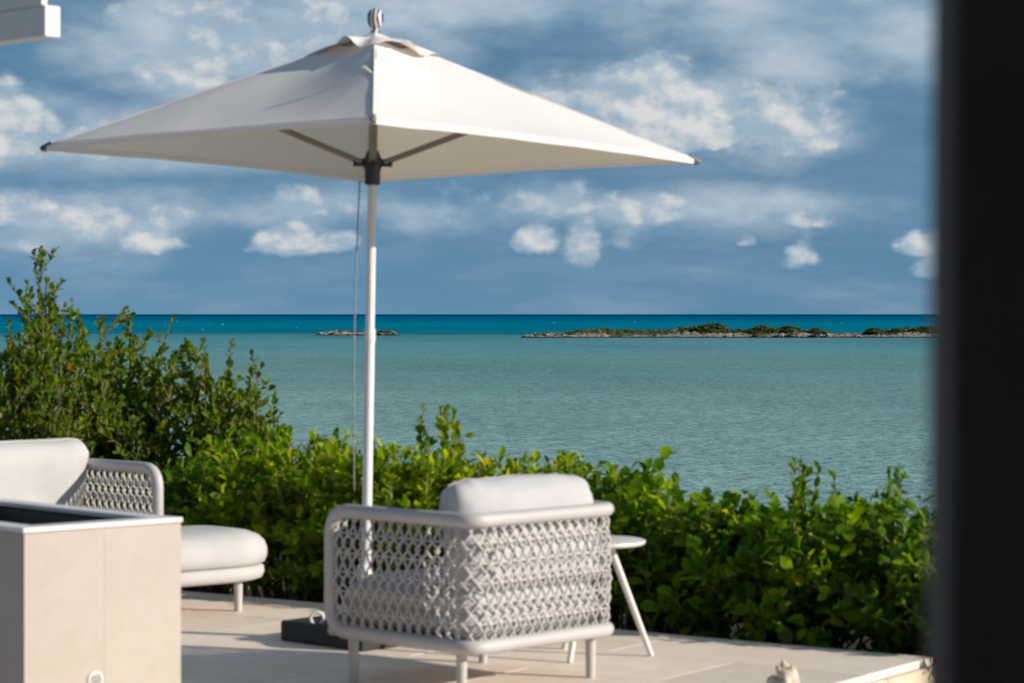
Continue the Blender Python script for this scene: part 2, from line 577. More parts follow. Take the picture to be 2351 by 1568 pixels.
def island(name, prof, D0, depth, nx, ny):
    """prof: list of (px, height m) of the skyline"""
    pxs = [p[0] for p in prof]
    hs = [p[1] for p in prof]
    x0, x1 = (pxs[0] - 1175) / FPX * D0, (pxs[-1] - 1175) / FPX * D0
    vs = []
    for j in range(ny):
        v = j / (ny - 1)
        for i in range(nx):
            u = i / (nx - 1)
            x = x0 + (x1 - x0) * u
            y = D0 + depth * (v - .15) + 5.0 * noise.noise(Vector((x * .03, 3.3, 1)))
            top = np.interp(1175 + x / D0 * FPX, pxs, hs)
            env = min(1, v / .30) ** .55 * min(1, (1 - v) / .4) ** .7
            q = Vector((x * .35, y * .35, 2.0))
            rg = noise.turbulence(q, 4, True, noise_basis='BLENDER') - .45
            h = top * env * (1 + .20 * rg) + .55 * rg * env * min(1, top)
            vs.append((x, y, SEA - .35 + max(0, h) * 1.0 + .35 * min(1, env * 3)))
    fs = [(j * nx + i, j * nx + i + 1, (j + 1) * nx + i + 1, (j + 1) * nx + i) for j in range(ny - 1) for i in range(nx - 1)]
    o = MB().add(vs, fs).build(name, M_isle)
    struct(o)
    return o
ppm = FPX / 660.0
IS = [(1196, 0.0), (1205, .5), (1240, 1.0), (1290, 1.0), (1320, 1.6), (1380, 2.1), (1440, 1.75), (1490, 1.35), (1530, 1.9), (1600, 2.3),
      (1660, 2.2), (1720, 1.7), (1800, 1.9), (1880, 1.5), (1930, .8), (1975, .75), (2010, 1.2), (2060, 1.9), (2140, 2.4), (2230, 2.8), (2350, 2.2), (2450, .0)]
isl = island('rocky_island', IS, 660, 30, 420, 34)
IL = [(722, 0), (735, .8), (770, 1.45), (800, 1.1), (835, .6), (865, .75), (893, 1.55), (908, .7), (914, 0)]
islet = island('rocky_islet', IL, 727, 12, 130, 22)

# boulders strewn along the island shores
def rock_mesh(seed):
    bm = bmesh.new()
    bmesh.ops.create_icosphere(bm, subdivisions=2, radius=1)
    for q in bm.verts:
        n_ = noise.noise(q.co * 1.3 + Vector((seed * 7.1, 0, 0))) * .45 + noise.noise(q.co * 3 + Vector((seed, 5, 0))) * .2
        q.co *= 1 + n_
        q.co.z *= .6
    me = bpy.data.meshes.new('boulder')
    bm.to_mesh(me)
    bm.free()
    me.materials.append(M_isle)
    return me
rocks = [rock_mesh(i) for i in range(5)]
def strew(parent, prof, D0, n, smin, smax):
    for k in range(n):
        px = random.uniform(prof[0][0] + 4, prof[-1][0] - 4)
        if px > 2260:
            continue
        hh = np.interp(px, [p[0] for p in prof], [p[1] for p in prof])
        D = D0 + random.uniform(-1.5, 5)
        o = link('boulder', rocks[k % 5], parent)
        s = random.uniform(smin, smax) * (.5 + .5 * min(1, hh))
        o.location = ((px - 1175) / FPX * D, D, SEA + random.uniform(.1, .45 + .35 * hh))
        o.scale = (s * random.uniform(1, 1.9), s, s * random.uniform(.7, 1.2))
        o.rotation_euler = (random.uniform(-.3, .3), random.uniform(-.3, .3), random.uniform(0, 6))
strew(isl, IS, 658, 120, .35, .95)
strew(islet, IL, 726, 26, .3, .7)

# ------------------------------------------------------------------ leaves and shrubs
def leaf_template(wid, rows=((0, .05), (.28, .62), (.62, 1.0), (.86, .66), (1.0, .06)), fold=.16, droop=.22):
    v, f = [], []
    for (t_, k) in rows:
        hw = wid * .5 * k
        zc = -droop * t_ * t_
        v += [(-hw, t_, zc + fold * hw * 2), (0, t_, zc), (hw, t_, zc + fold * hw * 2)]
    for i in range(len(rows) - 1):
        a = i * 3
        f += [(a, a + 1, a + 4, a + 3), (a + 1, a + 2, a + 5, a + 4)]
    return np.array(v), f
def leaf_mesh(name, wid, m):
    v, f = leaf_template(wid)
    me = bpy.data.meshes.new(name)
    me.from_pydata([tuple(q) for q in v], [], f)
    me.shade_smooth()
    me.materials.append(m)
    at = me.attributes.new('tone', 'FLOAT', 'POINT')
    at.data.foreach_set('value', np.full(len(v), .0))
    return me
def leaves_object(name, pos, dirs, nrm, size, tone, wid, m, parent, rows=None):
    if rows is None:
        v, f = leaf_template(wid, ((0, .05), (.35, .85), (.72, .95), (1.0, .08)))
    else:
        v, f = leaf_template(wid, rows)
    f = np.array(f)
    n, k = len(pos), len(v)
    x = np.cross(dirs, nrm)
    x /= np.linalg.norm(x, axis=1)[:, None] + 1e-9
    z = np.cross(x, dirs)
    B = np.stack([x, dirs, z], axis=2) * size[:, None, None]
    V = np.einsum('nij,kj->nki', B, v) + pos[:, None, :]
    F = f[None] + (np.arange(n) * k)[:, None, None]
    me = bpy.data.meshes.new(name)
    me.vertices.add(n * k)
    me.vertices.foreach_set('co', V.ravel())
    nf = n * len(f)
    me.loops.add(nf * 4)
    me.loops.foreach_set('vertex_index', F.ravel())
    me.polygons.add(nf)
    me.polygons.foreach_set('loop_start', np.arange(nf) * 4)
    me.update(calc_edges=True)
    me.shade_smooth()
    at = me.attributes.new('tone', 'FLOAT', 'POINT')
    at.data.foreach_set('value', np.repeat(tone, k))
    me.materials.append(m)
    o = link(name, me, parent)
    o['kind'] = 'stuff'
    return o

def shrub(name, label, base, tips, leaf_len, wid, m, leaf_me, nparts, dens=1.0, twigs=4, twig_len=.16, t0=.45, r0=.008, group=None, cat='shrub', ctrl_k=.55, up_bias=.3):
    base = Vector(base)
    root = thing(name, base)
    tag(root, label, cat, group)
    st = MB()
    pos, dr, nm, sz = [], [], [], []
    def dress(pts, ts, spacing, s0):
        """leaves in a spiral along a polyline"""
        L = sum((pts[i + 1] - pts[i]).length for i in range(len(pts) - 1))
        n = max(3, int(L * (1 - s0) / spacing))
        ph = random.uniform(0, 6.28)
        for i in range(n + 2):
            q = s0 + (1 - s0) * min(1, i / n)
            fi = q * (len(pts) - 1)
            a = min(int(fi), len(pts) - 2)
            p = pts[a].lerp(pts[a + 1], fi - a)
            tg = (pts[a + 1] - pts[a]).normalized()
            ph += 2.4
            e1 = tg.orthogonal().normalized()
            e2 = tg.cross(e1)
            rad = e1 * math.cos(ph) + e2 * math.sin(ph)
            d = rad * (.85 - .45 * q) + tg * (.45 + .45 * q) + Vector((0, 0, up_bias)) + Vector((random.gauss(0, .22), random.gauss(0, .22), random.gauss(0, .22)))
            d.normalize()
            nn = tg * .8 + Vector((0, 0, .5)) - rad * .2 + Vector((random.gauss(0, .35), random.gauss(0, .35), random.gauss(0, .35)))
            s = leaf_len * random.uniform(.45, 1.25) * (1.0 - .25 * max(0, q - .8) / .2)
            pos.append(p)
            dr.append(d)
            nm.append(nn)
            sz.append(s)
    for tip in tips:
        tip = Vector(tip) - base
        p0 = Vector((random.gauss(0, .06), random.gauss(0, .06), 0)) + Vector((tip.x, tip.y, 0)) * .35
        cp = p0.lerp(tip, .5) + Vector((-(tip.x - p0.x) * .25, -(tip.y - p0.y) * .25, (tip.z - p0.z) * (ctrl_k - .5) + .04))
        pts = []
        for i in range(9):
            t_ = i / 8
            q = p0 * (1 - t_) ** 2 + cp * 2 * t_ * (1 - t_) + tip * t_ * t_
            q = q + Vector((random.gauss(0, .006), random.gauss(0, .006), 0)) * (1 if 0 < i < 8 else 0)
            pts.append(q)
        st.tube(pts, [r0 * (1 - .75 * i / 8) for i in range(9)], 5)
        dress(pts, None, leaf_len * .30 / dens, t0)
        for k in range(twigs):
            s = random.uniform(t0 * .8, .93)
            fi = s * 8
            a = min(int(fi), 7)
            p = pts[a].lerp(pts[a + 1], fi - a)
            tg = (pts[a + 1] - pts[a]).normalized()
            d = (tg * .7 + Vector((random.gauss(0, .6), random.gauss(0, .6), random.gauss(.15, .35)))).normalized()
            L = twig_len * random.uniform(.5, 1.1)
            tp = [p, p + d * L * .5 + Vector((0, 0, .01)), p + d * L]
            st.tube(tp, [r0 * .35, r0 * .28, r0 * .16], 4)
            dress(tp, None, leaf_len * .34 / dens, .25)
    st.build('branches', M_bark, root, smooth=True)
    pos = np.array([tuple(q) for q in pos])
    dr = np.array([tuple(q) for q in dr])
    nm = np.array([tuple(q) for q in nm])
    sz = np.array(sz)
    tone = np.clip(rng.random(len(sz)), 0, .999)
    wp = pos + np.array(tuple(base))
    order = np.argsort(wp[:, 1] - .35 * wp[:, 2] - 1.5 * sz + rng.random(len(sz)) * .12)
    pick, rest = order[:nparts], order[nparts:]
    for i in pick:
        d = Vector(dr[i])
        x = d.cross(Vector(nm[i])).normalized()
        z = x.cross(d)
        s = sz[i]
        mt = Matrix(((x.x * s, d.x * s, z.x * s, pos[i][0]), (x.y * s, d.y * s, z.y * s, pos[i][1]), (x.z * s, d.z * s, z.z * s, pos[i][2]), (0, 0, 0, 1)))
        o = bpy.data.objects.new('leaf', leaf_me)
        COL.objects.link(o)
        o.parent = root
        o.matrix_basis = mt
    leaves_object('foliage', pos[rest], dr[rest], nm[rest], sz[rest], tone[rest], wid, m, root)
    return root

LM_bright = leaf_mesh('leaf_bright', .55, M_leaf_bright)
LM_mid = leaf_mesh('leaf_mid', .62, M_leaf_mid)
LM_dark = leaf_mesh('leaf_dark', .68, M_leaf_dark)

HEDGE = [(300, 1075), (400, 1050), (470, 985), (540, 958), (600, 985), (660, 975), (720, 1000), (800, 958), (850, 990), (900, 1005), (960, 1012), (1010, 1015), (1060, 1030),
         (1110, 1035), (1150, 1012), (1210, 1045), (1260, 1030), (1300, 1010), (1350, 1045), (1400, 1050), (1440, 1028), (1480, 1050), (1540, 1080), (1600, 1110),
         (1660, 1125), (1720, 1145), (1770, 1150), (1830, 1120), (1880, 1105), (1930, 1125), (1980, 1125), (2040, 1110), (2090, 1155), (2140, 1170), (2300, 1200)]
hx = [p[0] for p in HEDGE]
hy = [p[1] for p in HEDGE]
NRM = -UV_B
def hedge_pt(s, dn):
    q = KC + UV_A * s + NRM * dn
    return q
def hedge_top(q):
    px = 1175 + FPX * q.x / q.y
    return H - (np.interp(px, hx, hy) - 721) * q.y / FPX
GZ = -.2
def hedge_tips(s, half, n, dmin=.10, dmax=1.25, lo=.12):
    tips = []
    for k in range(n):
        ss = s + random.uniform(-half, half)
        dn = random.uniform(dmin, dmax)
        q = hedge_pt(ss, dn)
        top = hedge_top(q)
        front = (dn - dmin) / (dmax - dmin)
        hmax = top - .05 - (.30 * (1 - front / .3) ** 2 if front < .3 else .10 * max(0, front - .75) / .25)
        hmax = max(hmax, .15)
        fr = lo + (1 - lo) * random.random() ** .5
        z = GZ + (hmax - GZ) * fr
        tips.append((q.x, q.y, z))
    return tips
HG = 'shrubs of the hedge along the terrace edge'
hs = [(-.55, .46, M_leaf_mid, LM_mid, .074, .60, 105, 'upright green shrub at the hedge end by the dark door frame'),
      (.22, .48, M_leaf_mid, LM_mid, .074, .60, 110, 'green shrub with erect shoots near the terrace corner and shell'),
      (1.00, .48, M_leaf_mid, LM_mid, .098, .66, 95, 'broad leaved glossy shrub right behind the round side table'),
      (1.75, .48, M_leaf_mid, LM_mid, .084, .64, 105, 'green hedge shrub behind the woven armchair back cushion'),
      (2.50, .48, M_leaf_bright, LM_bright, .078, .60, 110, 'bright green hedge shrub just right of the parasol pole'),
      (3.20, .48, M_leaf_bright, LM_bright, .078, .58, 115, 'yellow green hedge shrub just left of the parasol pole'),
      (3.90, .48, M_leaf_bright, LM_bright, .076, .58, 115, 'yellow green feathery hedge shrub behind the oval ottoman'),
      (4.70, .52, M_leaf_mid, LM_mid, .070, .58, 95, 'darker hedge shrub behind the sofa arm')]
for (s, half, mm, lm, ll, wd, n, lab) in hs:
    c = hedge_pt(s, .62)
    shrub('hedge_shrub', lab, (c.x, c.y, GZ), hedge_tips(s, half, n), ll, wd, mm, lm, 170, group=HG, dens=1.05, twigs=6, twig_len=.15, t0=.5, up_bias=-.02)

# single shoots that rise out of the hedge line
def spire(px, ytop, D, h, lab, mm, lm, ll, wd, n, spread):
    X = (px - 1175) / FPX * D
    zt = H - (ytop - 721) * D / FPX
    tips = [(X + random.gauss(0, spread), D + random.gauss(0, spread), zt - abs(random.gauss(0, h * .35))) for k in range(n)]
    tips[0] = (X, D, zt)
    shrub('young_shrub', lab, (X, D, GZ), tips, ll, wd, mm, lm, 60, group='young shrubs standing out of the hedge', twigs=2, twig_len=.08, t0=.55, cat='shrub', dens=.9)
spire(1012, 940, 12.2, .12, 'round tuft of leaves on a stalk above the hedge, right of the pole', M_leaf_bright, LM_bright, .06, .55, 9, .055)
spire(1835, 1068, 10.9, .25, 'taller pointed shoot above the hedge, left of three near the door frame', M_leaf_mid, LM_mid, .058, .5, 6, .06)
spire(1915, 1098, 10.9, .22, 'leafy shoot above the hedge, middle of three near the door frame', M_leaf_mid, LM_mid, .055, .5, 4, .05)
spire(2040, 1085, 10.8, .25, 'leafy shoot above the hedge, right of three near the door frame', M_leaf_mid, LM_mid, .055, .5, 5, .05)

# taller small leaved coastal shrubs behind the hedge on the left
def coastal(label, D, pts, n, pxr, floor_y=1150, dens=1.0):
    """pts: skyline (px, y) of the shoots"""
    ax = [p[0] for p in pts]
    ay = [p[1] for p in pts]
    tips = []
    for (px, y) in pts:
        d = D + random.uniform(-.35, .35)
        tips.append(((px - 1175) / FPX * d, d, H - (y - 721) * d / FPX))
        for q in range(2):
            dd = d + random.uniform(-.12, .12)
            yy = y + random.uniform(45, 140)
            tips.append(((px + random.uniform(-28, 28) - 1175) / FPX * dd, dd, H - (yy - 721) * dd / FPX))
    for k in range(n):
        px = random.uniform(*pxr)
        d = D + random.uniform(-.6, .6)
        yt = np.interp(px, ax, ay) + 70
        y = yt + (floor_y - yt) * random.random() ** .9
        tips.append(((px - 1175) / FPX * d, d, H - (y - 721) * d / FPX))
    cx = ((pxr[0] + pxr[1]) / 2 - 1175) / FPX * D
    gz = hill_z(cx, D)
    shrub('coastal_shrub', label, (cx, D, gz), tips, .055, .70, M_leaf_dark, LM_dark, 150, dens=dens, twigs=9, twig_len=.24, t0=.35, r0=.010,
          group='small leaved coastal shrubs behind the sofa', up_bias=.45)
coastal('tallest coastal shrub with a pointed leader at the left edge', 14.2, [(-40, 760), (20, 745), (62, 655), (92, 572), (128, 662), (165, 730)], 85, (-70, 190))
coastal('dense small leaved coastal shrub behind the sofa cushion', 14.6, [(180, 716), (235, 735), (295, 722), (330, 800), (395, 730)], 85, (150, 410))
coastal('sparser twiggy coastal shrub left of the parasol pole with sea showing through', 14.4, [(425, 782), (470, 800), (530, 790), (598, 845), (640, 955)], 55, (400, 625), dens=.95)

# bushes on the island
def isle_bush(px0, px1, ytop, label):
    D = 663.0
    sc = D / FPX
    cx = ((px0 + px1) / 2 - 1175) * sc
    rx = (px1 - px0) / 2 * sc
    zt = H - (ytop - 721) * sc
    hgt = max(zt - (SEA + .5), .8)
    root = thing('island_bush', (cx, D, SEA + .4))
    tag(root, label, 'bush', 'bushes on the rocky island')
    n = int(1600 + 900 * rx / 5)
    ph = rng.random(n) * 2 * math.pi
    cz = rng.random(n)
    rr = .80 + .2 * rng.random(n)
    lump = 1 + .16 * np.sin(ph * 3 + px0) + .10 * np.sin(cz * 9 + px1 + ph * 2)
    sq = np.sqrt(np.clip(1 - cz ** 2, 0, 1))
    pos = np.stack([rx * sq * np.cos(ph), rx * .8 * sq * np.sin(ph), hgt * cz ** .9], 1) * (rr * lump)[:, None]
    d = rng.normal(size=(n, 3)) * .6 + np.array([0, 0, .6])
    d /= np.linalg.norm(d, axis=1)[:, None]
    nn = pos / (np.linalg.norm(pos, axis=1)[:, None] + 1e-6) + rng.normal(size=(n, 3)) * .4
    leaves_object('crown', pos, d, nn, .38 + .34 * rng.random(n), np.clip(rng.random(n), 0, .99), .8, M_leaf_isle, root, ((0, .3), (.5, 1), (1, .3)))
    st = MB()
    for k in range(4):
        a = k * 1.6
        st.tube([(0, 0, -.3), (rx * .3 * math.cos(a), rx * .3 * math.sin(a), hgt * .4), (rx * .5 * math.cos(a), rx * .5 * math.sin(a), hgt * .7)], [.14, .10, .05], 5)
    st.build('trunk', M_bark, root)
for (a, b_, y, lab) in [(1560, 1605, 755, 'low scrub bush just left of the largest island bush'), (1592, 1672, 746, 'largest rounded bush on the rocky island'),
                       (1668, 1715, 760, 'low bush between the two biggest island bushes'), (1712, 1788, 751, 'wide flat topped island bush, second largest'),
                       (1784, 1842, 752, 'rounded island bush right of the flat topped one'), (1850, 1896, 758, 'smaller island bush right of the row of big ones'),
                       (1985, 2030, 757, 'lone small bush on the low neck of the island'), (2040, 2085, 757, 'low bush on the island rise near the door frame'),
                       (2090, 2150, 753, 'bush on the island half hidden by the door frame'), (1425, 1452, 762, 'tiny bush among bare rocks on the left of the island')]:
    isle_bush(a, b_, y, lab)

# ------------------------------------------------------------------ parasol
FOOT = Vector((-.64, 10.52, 0))
TILT = Matrix.Rotation(R(.85), 3, 'Y') @ Matrix.Rotation(R(-1.5), 3, 'X')
um = thing('parasol', FOOT)
tag(um, 'large square white parasol with central pole over the terrace', 'parasol')
def T(p):
    return TILT @ Vector(p)
YAW = Matrix.Rotation(math.atan2(.61, 10.5), 3, 'Z')     # one corner points at the viewer
def tb(mb_):
    mb_.v = [tuple(T(YAW @ Vector(q))) for q in mb_.v]
    return mb_
RB = 1.426                     # half diagonal
ZC, ZA = 2.125, 2.655          # corner height, virtual apex height
VENT = .17                     # vent opening (diagonal radius)
corners = [(RB, 0), (0, RB), (-RB, 0), (0, -RB)]
# base block, turned like the furniture
ub = MB().rbox((0, 0, .045), (.52, .52, .088), .008, R(46.5)).build('base_block', M_granite, um)
MB().lathe([(.034, .088), (.034, .32), (.027, .33)], 20).build('base_sleeve', M_pole, um, True, 40)
ring = []
for k in range(14):
    a = 2 * math.pi * k / 14
    ring.append((-.20 + .028 * math.cos(a), -.10, .108 + .028 * math.sin(a)))
MB().tube(ring, .008, 6, closed=True).build('lifting_ring', M_white, ub, True)
tb(MB().tube([(0, 0, .09), (0, 0, .7), (0, 0, 1.33)], .0215, 16)).build('lower_pole', M_pole, um, True, 40)
tb(MB().tube([(0, 0, 1.30), (0, 0, 2.0), (0, 0, 2.62)], .0195, 16)).build('upper_pole', M_pole, um, True, 40)
tb(MB().lathe([(.0235, 1.30), (.0245, 1.31), (.0245, 1.345), (.0225, 1.355)], 16)).build('pole_joint', M_pole, um, True, 40)

def pan_pt(i, a, rr):
    """point on panel i: a along the edge 0..1, rr radial 0..1 (1 = hem)"""
    c0, c1 = corners[i], corners[(i + 1) % 4]
    ex = c0[0] + (c1[0] - c0[0]) * a
    ey = c0[1] + (c1[1] - c0[1]) * a
    k = 4 * a * (1 - a)
    pull = 1 - .012 * k * rr
    x, y = ex * rr * pull, ey * rr * pull
    rad = rr
    z = ZA + (ZC - ZA) * rad
    z -= .040 * k ** 1.8 * math.sin(math.pi * min(1, rr)) * 1.0      # cloth sags between the ribs
    z += .012 * k * rr ** 4
    z += .004 * noise.noise(Vector((x * 4, y * 4, i * 3.0)))
    return Vector((x, y, z))
NA, NR = 22, 18
r_in = VENT / RB
for i in range(4):
    mb = MB()
    vs, fs = [], []
    for j in range(NR + 1):
        rr = r_in + (1 - r_in) * j / NR
        for a in range(NA + 1):
            vs.append(pan_pt(i, a / NA, rr))
    # hem: short turned down strip
    for a in range(NA + 1):
        q = pan_pt(i, a / NA, 1.0)
        vs.append(q + Vector((q.x * -.004, q.y * -.004, -.020)))
    for j in range(NR + 1):
        for a in range(NA):
            p_ = j * (NA + 1) + a
            fs.append((p_, p_ + 1, p_ + NA + 2, p_ + NA + 1))
    tb(mb.add(vs, fs)).build('canopy_panel', M_canopy, um, True, 50)
# vent cap: fluttering square flap over the opening
vs, fs = [], []
NC, NQ = 64, 9
RV = .31
for j in range(NQ + 1):
    rr = j / NQ
    for k in range(NC):
        th = 2 * math.pi * k / NC
        ca, sa = math.cos(th), math.sin(th)
        sqr = RV / (abs(ca) + abs(sa))             # square with corners on the axes
        rad = rr * (sqr * .92 + RV * .04)
        base_z = ZA + (ZC - ZA) * rad * (abs(ca) + abs(sa)) / RB
        ed = .15 + .85 * abs(math.sin(2 * th)) ** .8
        wav = (.022 * math.sin(th * 5 + .6) + .016 * math.sin(th * 9 + 1.9)) * ed
        lift = .026 * (1 - rr ** 2) + rr ** 2 * (.003 + .030 * (ed - .15) + .014 * max(0, math.sin(-th)) ** 2) + rr ** 2.2 * (wav + .004)
        z = base_z + lift - .05 * (1 - rr) ** 2
        vs.append((rad * ca, rad * sa, max(z, base_z + .003)))
for j in range(NQ):
    for k in range(NC):
        fs.append((j * NC + k, (j + 1) * NC + k, (j + 1) * NC + (k + 1) % NC, j * NC + (k + 1) % NC))
tb(MB().add(vs, fs)).build('vent_cap', M_canopy, um, True)
# sewn seams over the ribs and the stitched hem
for i in range(4):
    tb(MB().tube([pan_pt(i, 0, r_in + (1 - r_in) * k / 12) + Vector((0, 0, .001)) for k in range(13)], .0045, 6, flat=.6)).build('seam', M_canopy, um, True)
    tb(MB().tube([pan_pt(i, k / 16, .985) + Vector((0, 0, .0005)) for k in range(17)], .0022, 5)).build('hem_stitching', M_canopy, um, True)
# ribs, struts, hub, corner caps
for i in range(4):
    c = Vector((corners[i][0], corners[i][1], ZC - .014))
    top = Vector((c.x * .03, c.y * .03, ZA - .030))
    tb(MB().tube([top, c * 1.0], .0125, 8)).build('rib', M_strut, um, True, 40)
    mid = top.lerp(c, .50) - Vector((0, 0, .012))
    hub = Vector((c.x * .035, c.y * .035, 2.085))
    tb(MB().tube([hub, mid], .0175, 8, flat=.75)).build('strut', M_strut, um, True, 40)
    cc = c.normalized()
    e = Vector((c.x, c.y, c.z + .008))
    tb(MB().tube([e - Vector((cc.x, cc.y, -.33)) * .06, e, e + Vector((cc.x, cc.y, -.3)) * .024], [.011, .014, .010], 10)).build('corner_cap', M_black if i == 2 else M_strut, um, True, 60)
hb = tb(MB().lathe([(.024, 1.985), (.034, 1.99), (.034, 2.05), (.040, 2.062), (.041, 2.10), (.034, 2.11), (.026, 2.135)], 20)).build('hub', M_black, um, True, 40)
q = MB()
for (cx, cy) in corners:
    d = Vector((cx, cy, 0)).normalized()
    q.box((d.x * .058, d.y * .058, 2.083), (.055, .026, .032), math.atan2(cy, cx))
tb(q).build('hub_bracket', M_black, hb)
m, nt, b = mat('striped_finial')
tco = nt.n('ShaderNodeTexCoord').outputs['Object']
wv = nt.n('ShaderNodeTexWave', wave_type='BANDS', bands_direction='X')
nt.put(wv.inputs['Vector'], tco)
wv.inputs['Scale'].default_value = 17
wv.inputs['Distortion'].default_value = 2.5
wv.inputs['Detail'].default_value = 1
nt.put(b.inputs['Base Color'], nt.ramp(wv.outputs[1], [(.36, (.03, .015, .018, 1)), (.52, (.70, .64, .64, 1))]))
b.inputs['Roughness'].default_value = .3
tb(MB().lathe([(r_, z_ + .034) for (r_, z_) in [(.020, 2.565), (.018, 2.630), (.010, 2.636), (.017, 2.640), (.028, 2.650), (.035, 2.667), (.0365, 2.684), (.034, 2.702), (.026, 2.716), (.012, 2.725), (.003, 2.727)]], 24)).build('finial', m, um, True, 60)
# tie straps hanging on the front seam
for (dx, rr, s) in ((-.03, .52, .045),):
    yb = -RB * rr + abs(dx)
    zb = ZA + (ZC - ZA) * rr
    lo = [(dx + .02, yb, zb + .004), (dx - .01, yb - .03, zb + .028), (dx - s * .9, yb + .0, zb + .012), (dx - s * 1.3, yb + .02, zb - .004)]
    tb(MB().tube(lo, [.012, .016, .014, .006], 6, flat=.35)).build('tie_strap', M_canopy, um, True)
# crank cord
pts = []
for k in range(15):
    t_ = k / 14
    pts.append((-.055 - .012 * math.sin(t_ * math.pi) - .002 * t_, -.02, 2.0 - 1.35 * t_))
tb(MB().tube(pts, .0035, 5)).build('cord', M_cord, um, True)

# ------------------------------------------------------------------ cushions and woven seats
def cushion(sx_, sy_, sz_, e1=.42, e2=.34, nu=40, nv=22, wr=.006, seed=0, pinch=.0):
    """superquadric pillow with light creases; sizes are full extents"""
    def sg(v, e):
        return math.copysign(abs(v) ** e, v)
    vs, fs = [], []
    for j in range(nv + 1):
        ph = -math.pi / 2 + math.pi * j / nv
        for i in range(nu):
            th = 2 * math.pi * i / nu
            x = sg(math.cos(ph), e1) * sg(math.cos(th), e2)
            y = sg(math.cos(ph), e1) * sg(math.sin(th), e2)
            z = sg(math.sin(ph), .75)
            edge = max(abs(x), abs(y))
            k = 1 - .16 * edge ** 6
            p = Vector((x * sx_ / 2, y * sy_ / 2, z * k * sz_ / 2))
            cr = min(abs(x), abs(y)) ** 3
            w_ = noise.noise(Vector((p.x * 6 + seed, p.y * 6, p.z * 6))) * wr + noise.noise(Vector((p.x * 22 + seed, p.y * 22, p.z * 9))) * wr * .55 * (edge + cr)
            p += p.normalized() * w_
            vs.append(p)
    for j in range(nv):
        for i in range(nu):
            fs.append((j * nu + i, j * nu + (i + 1) % nu, (j + 1) * nu + (i + 1) % nu, (j + 1) * nu + i))
    global LAST_RING
    j = nv // 2
    LAST_RING = [Vector(q) * 1.0 for q in vs[j * nu:(j + 1) * nu]]
    return MB().add(vs, fs)

def round_corner(a, c, b_, r, n=6):
    a, c, b_ = Vector(a), Vector(c), Vector(b_)
    d1, d2 = (a - c).normalized(), (b_ - c).normalized()
    p, q = c + d1 * r, c + d2 * r
    return [p * (1 - t_) ** 2 + c * 2 * t_ * (1 - t_) + q * t_ * t_ for t_ in [k / n for k in range(n + 1)]]

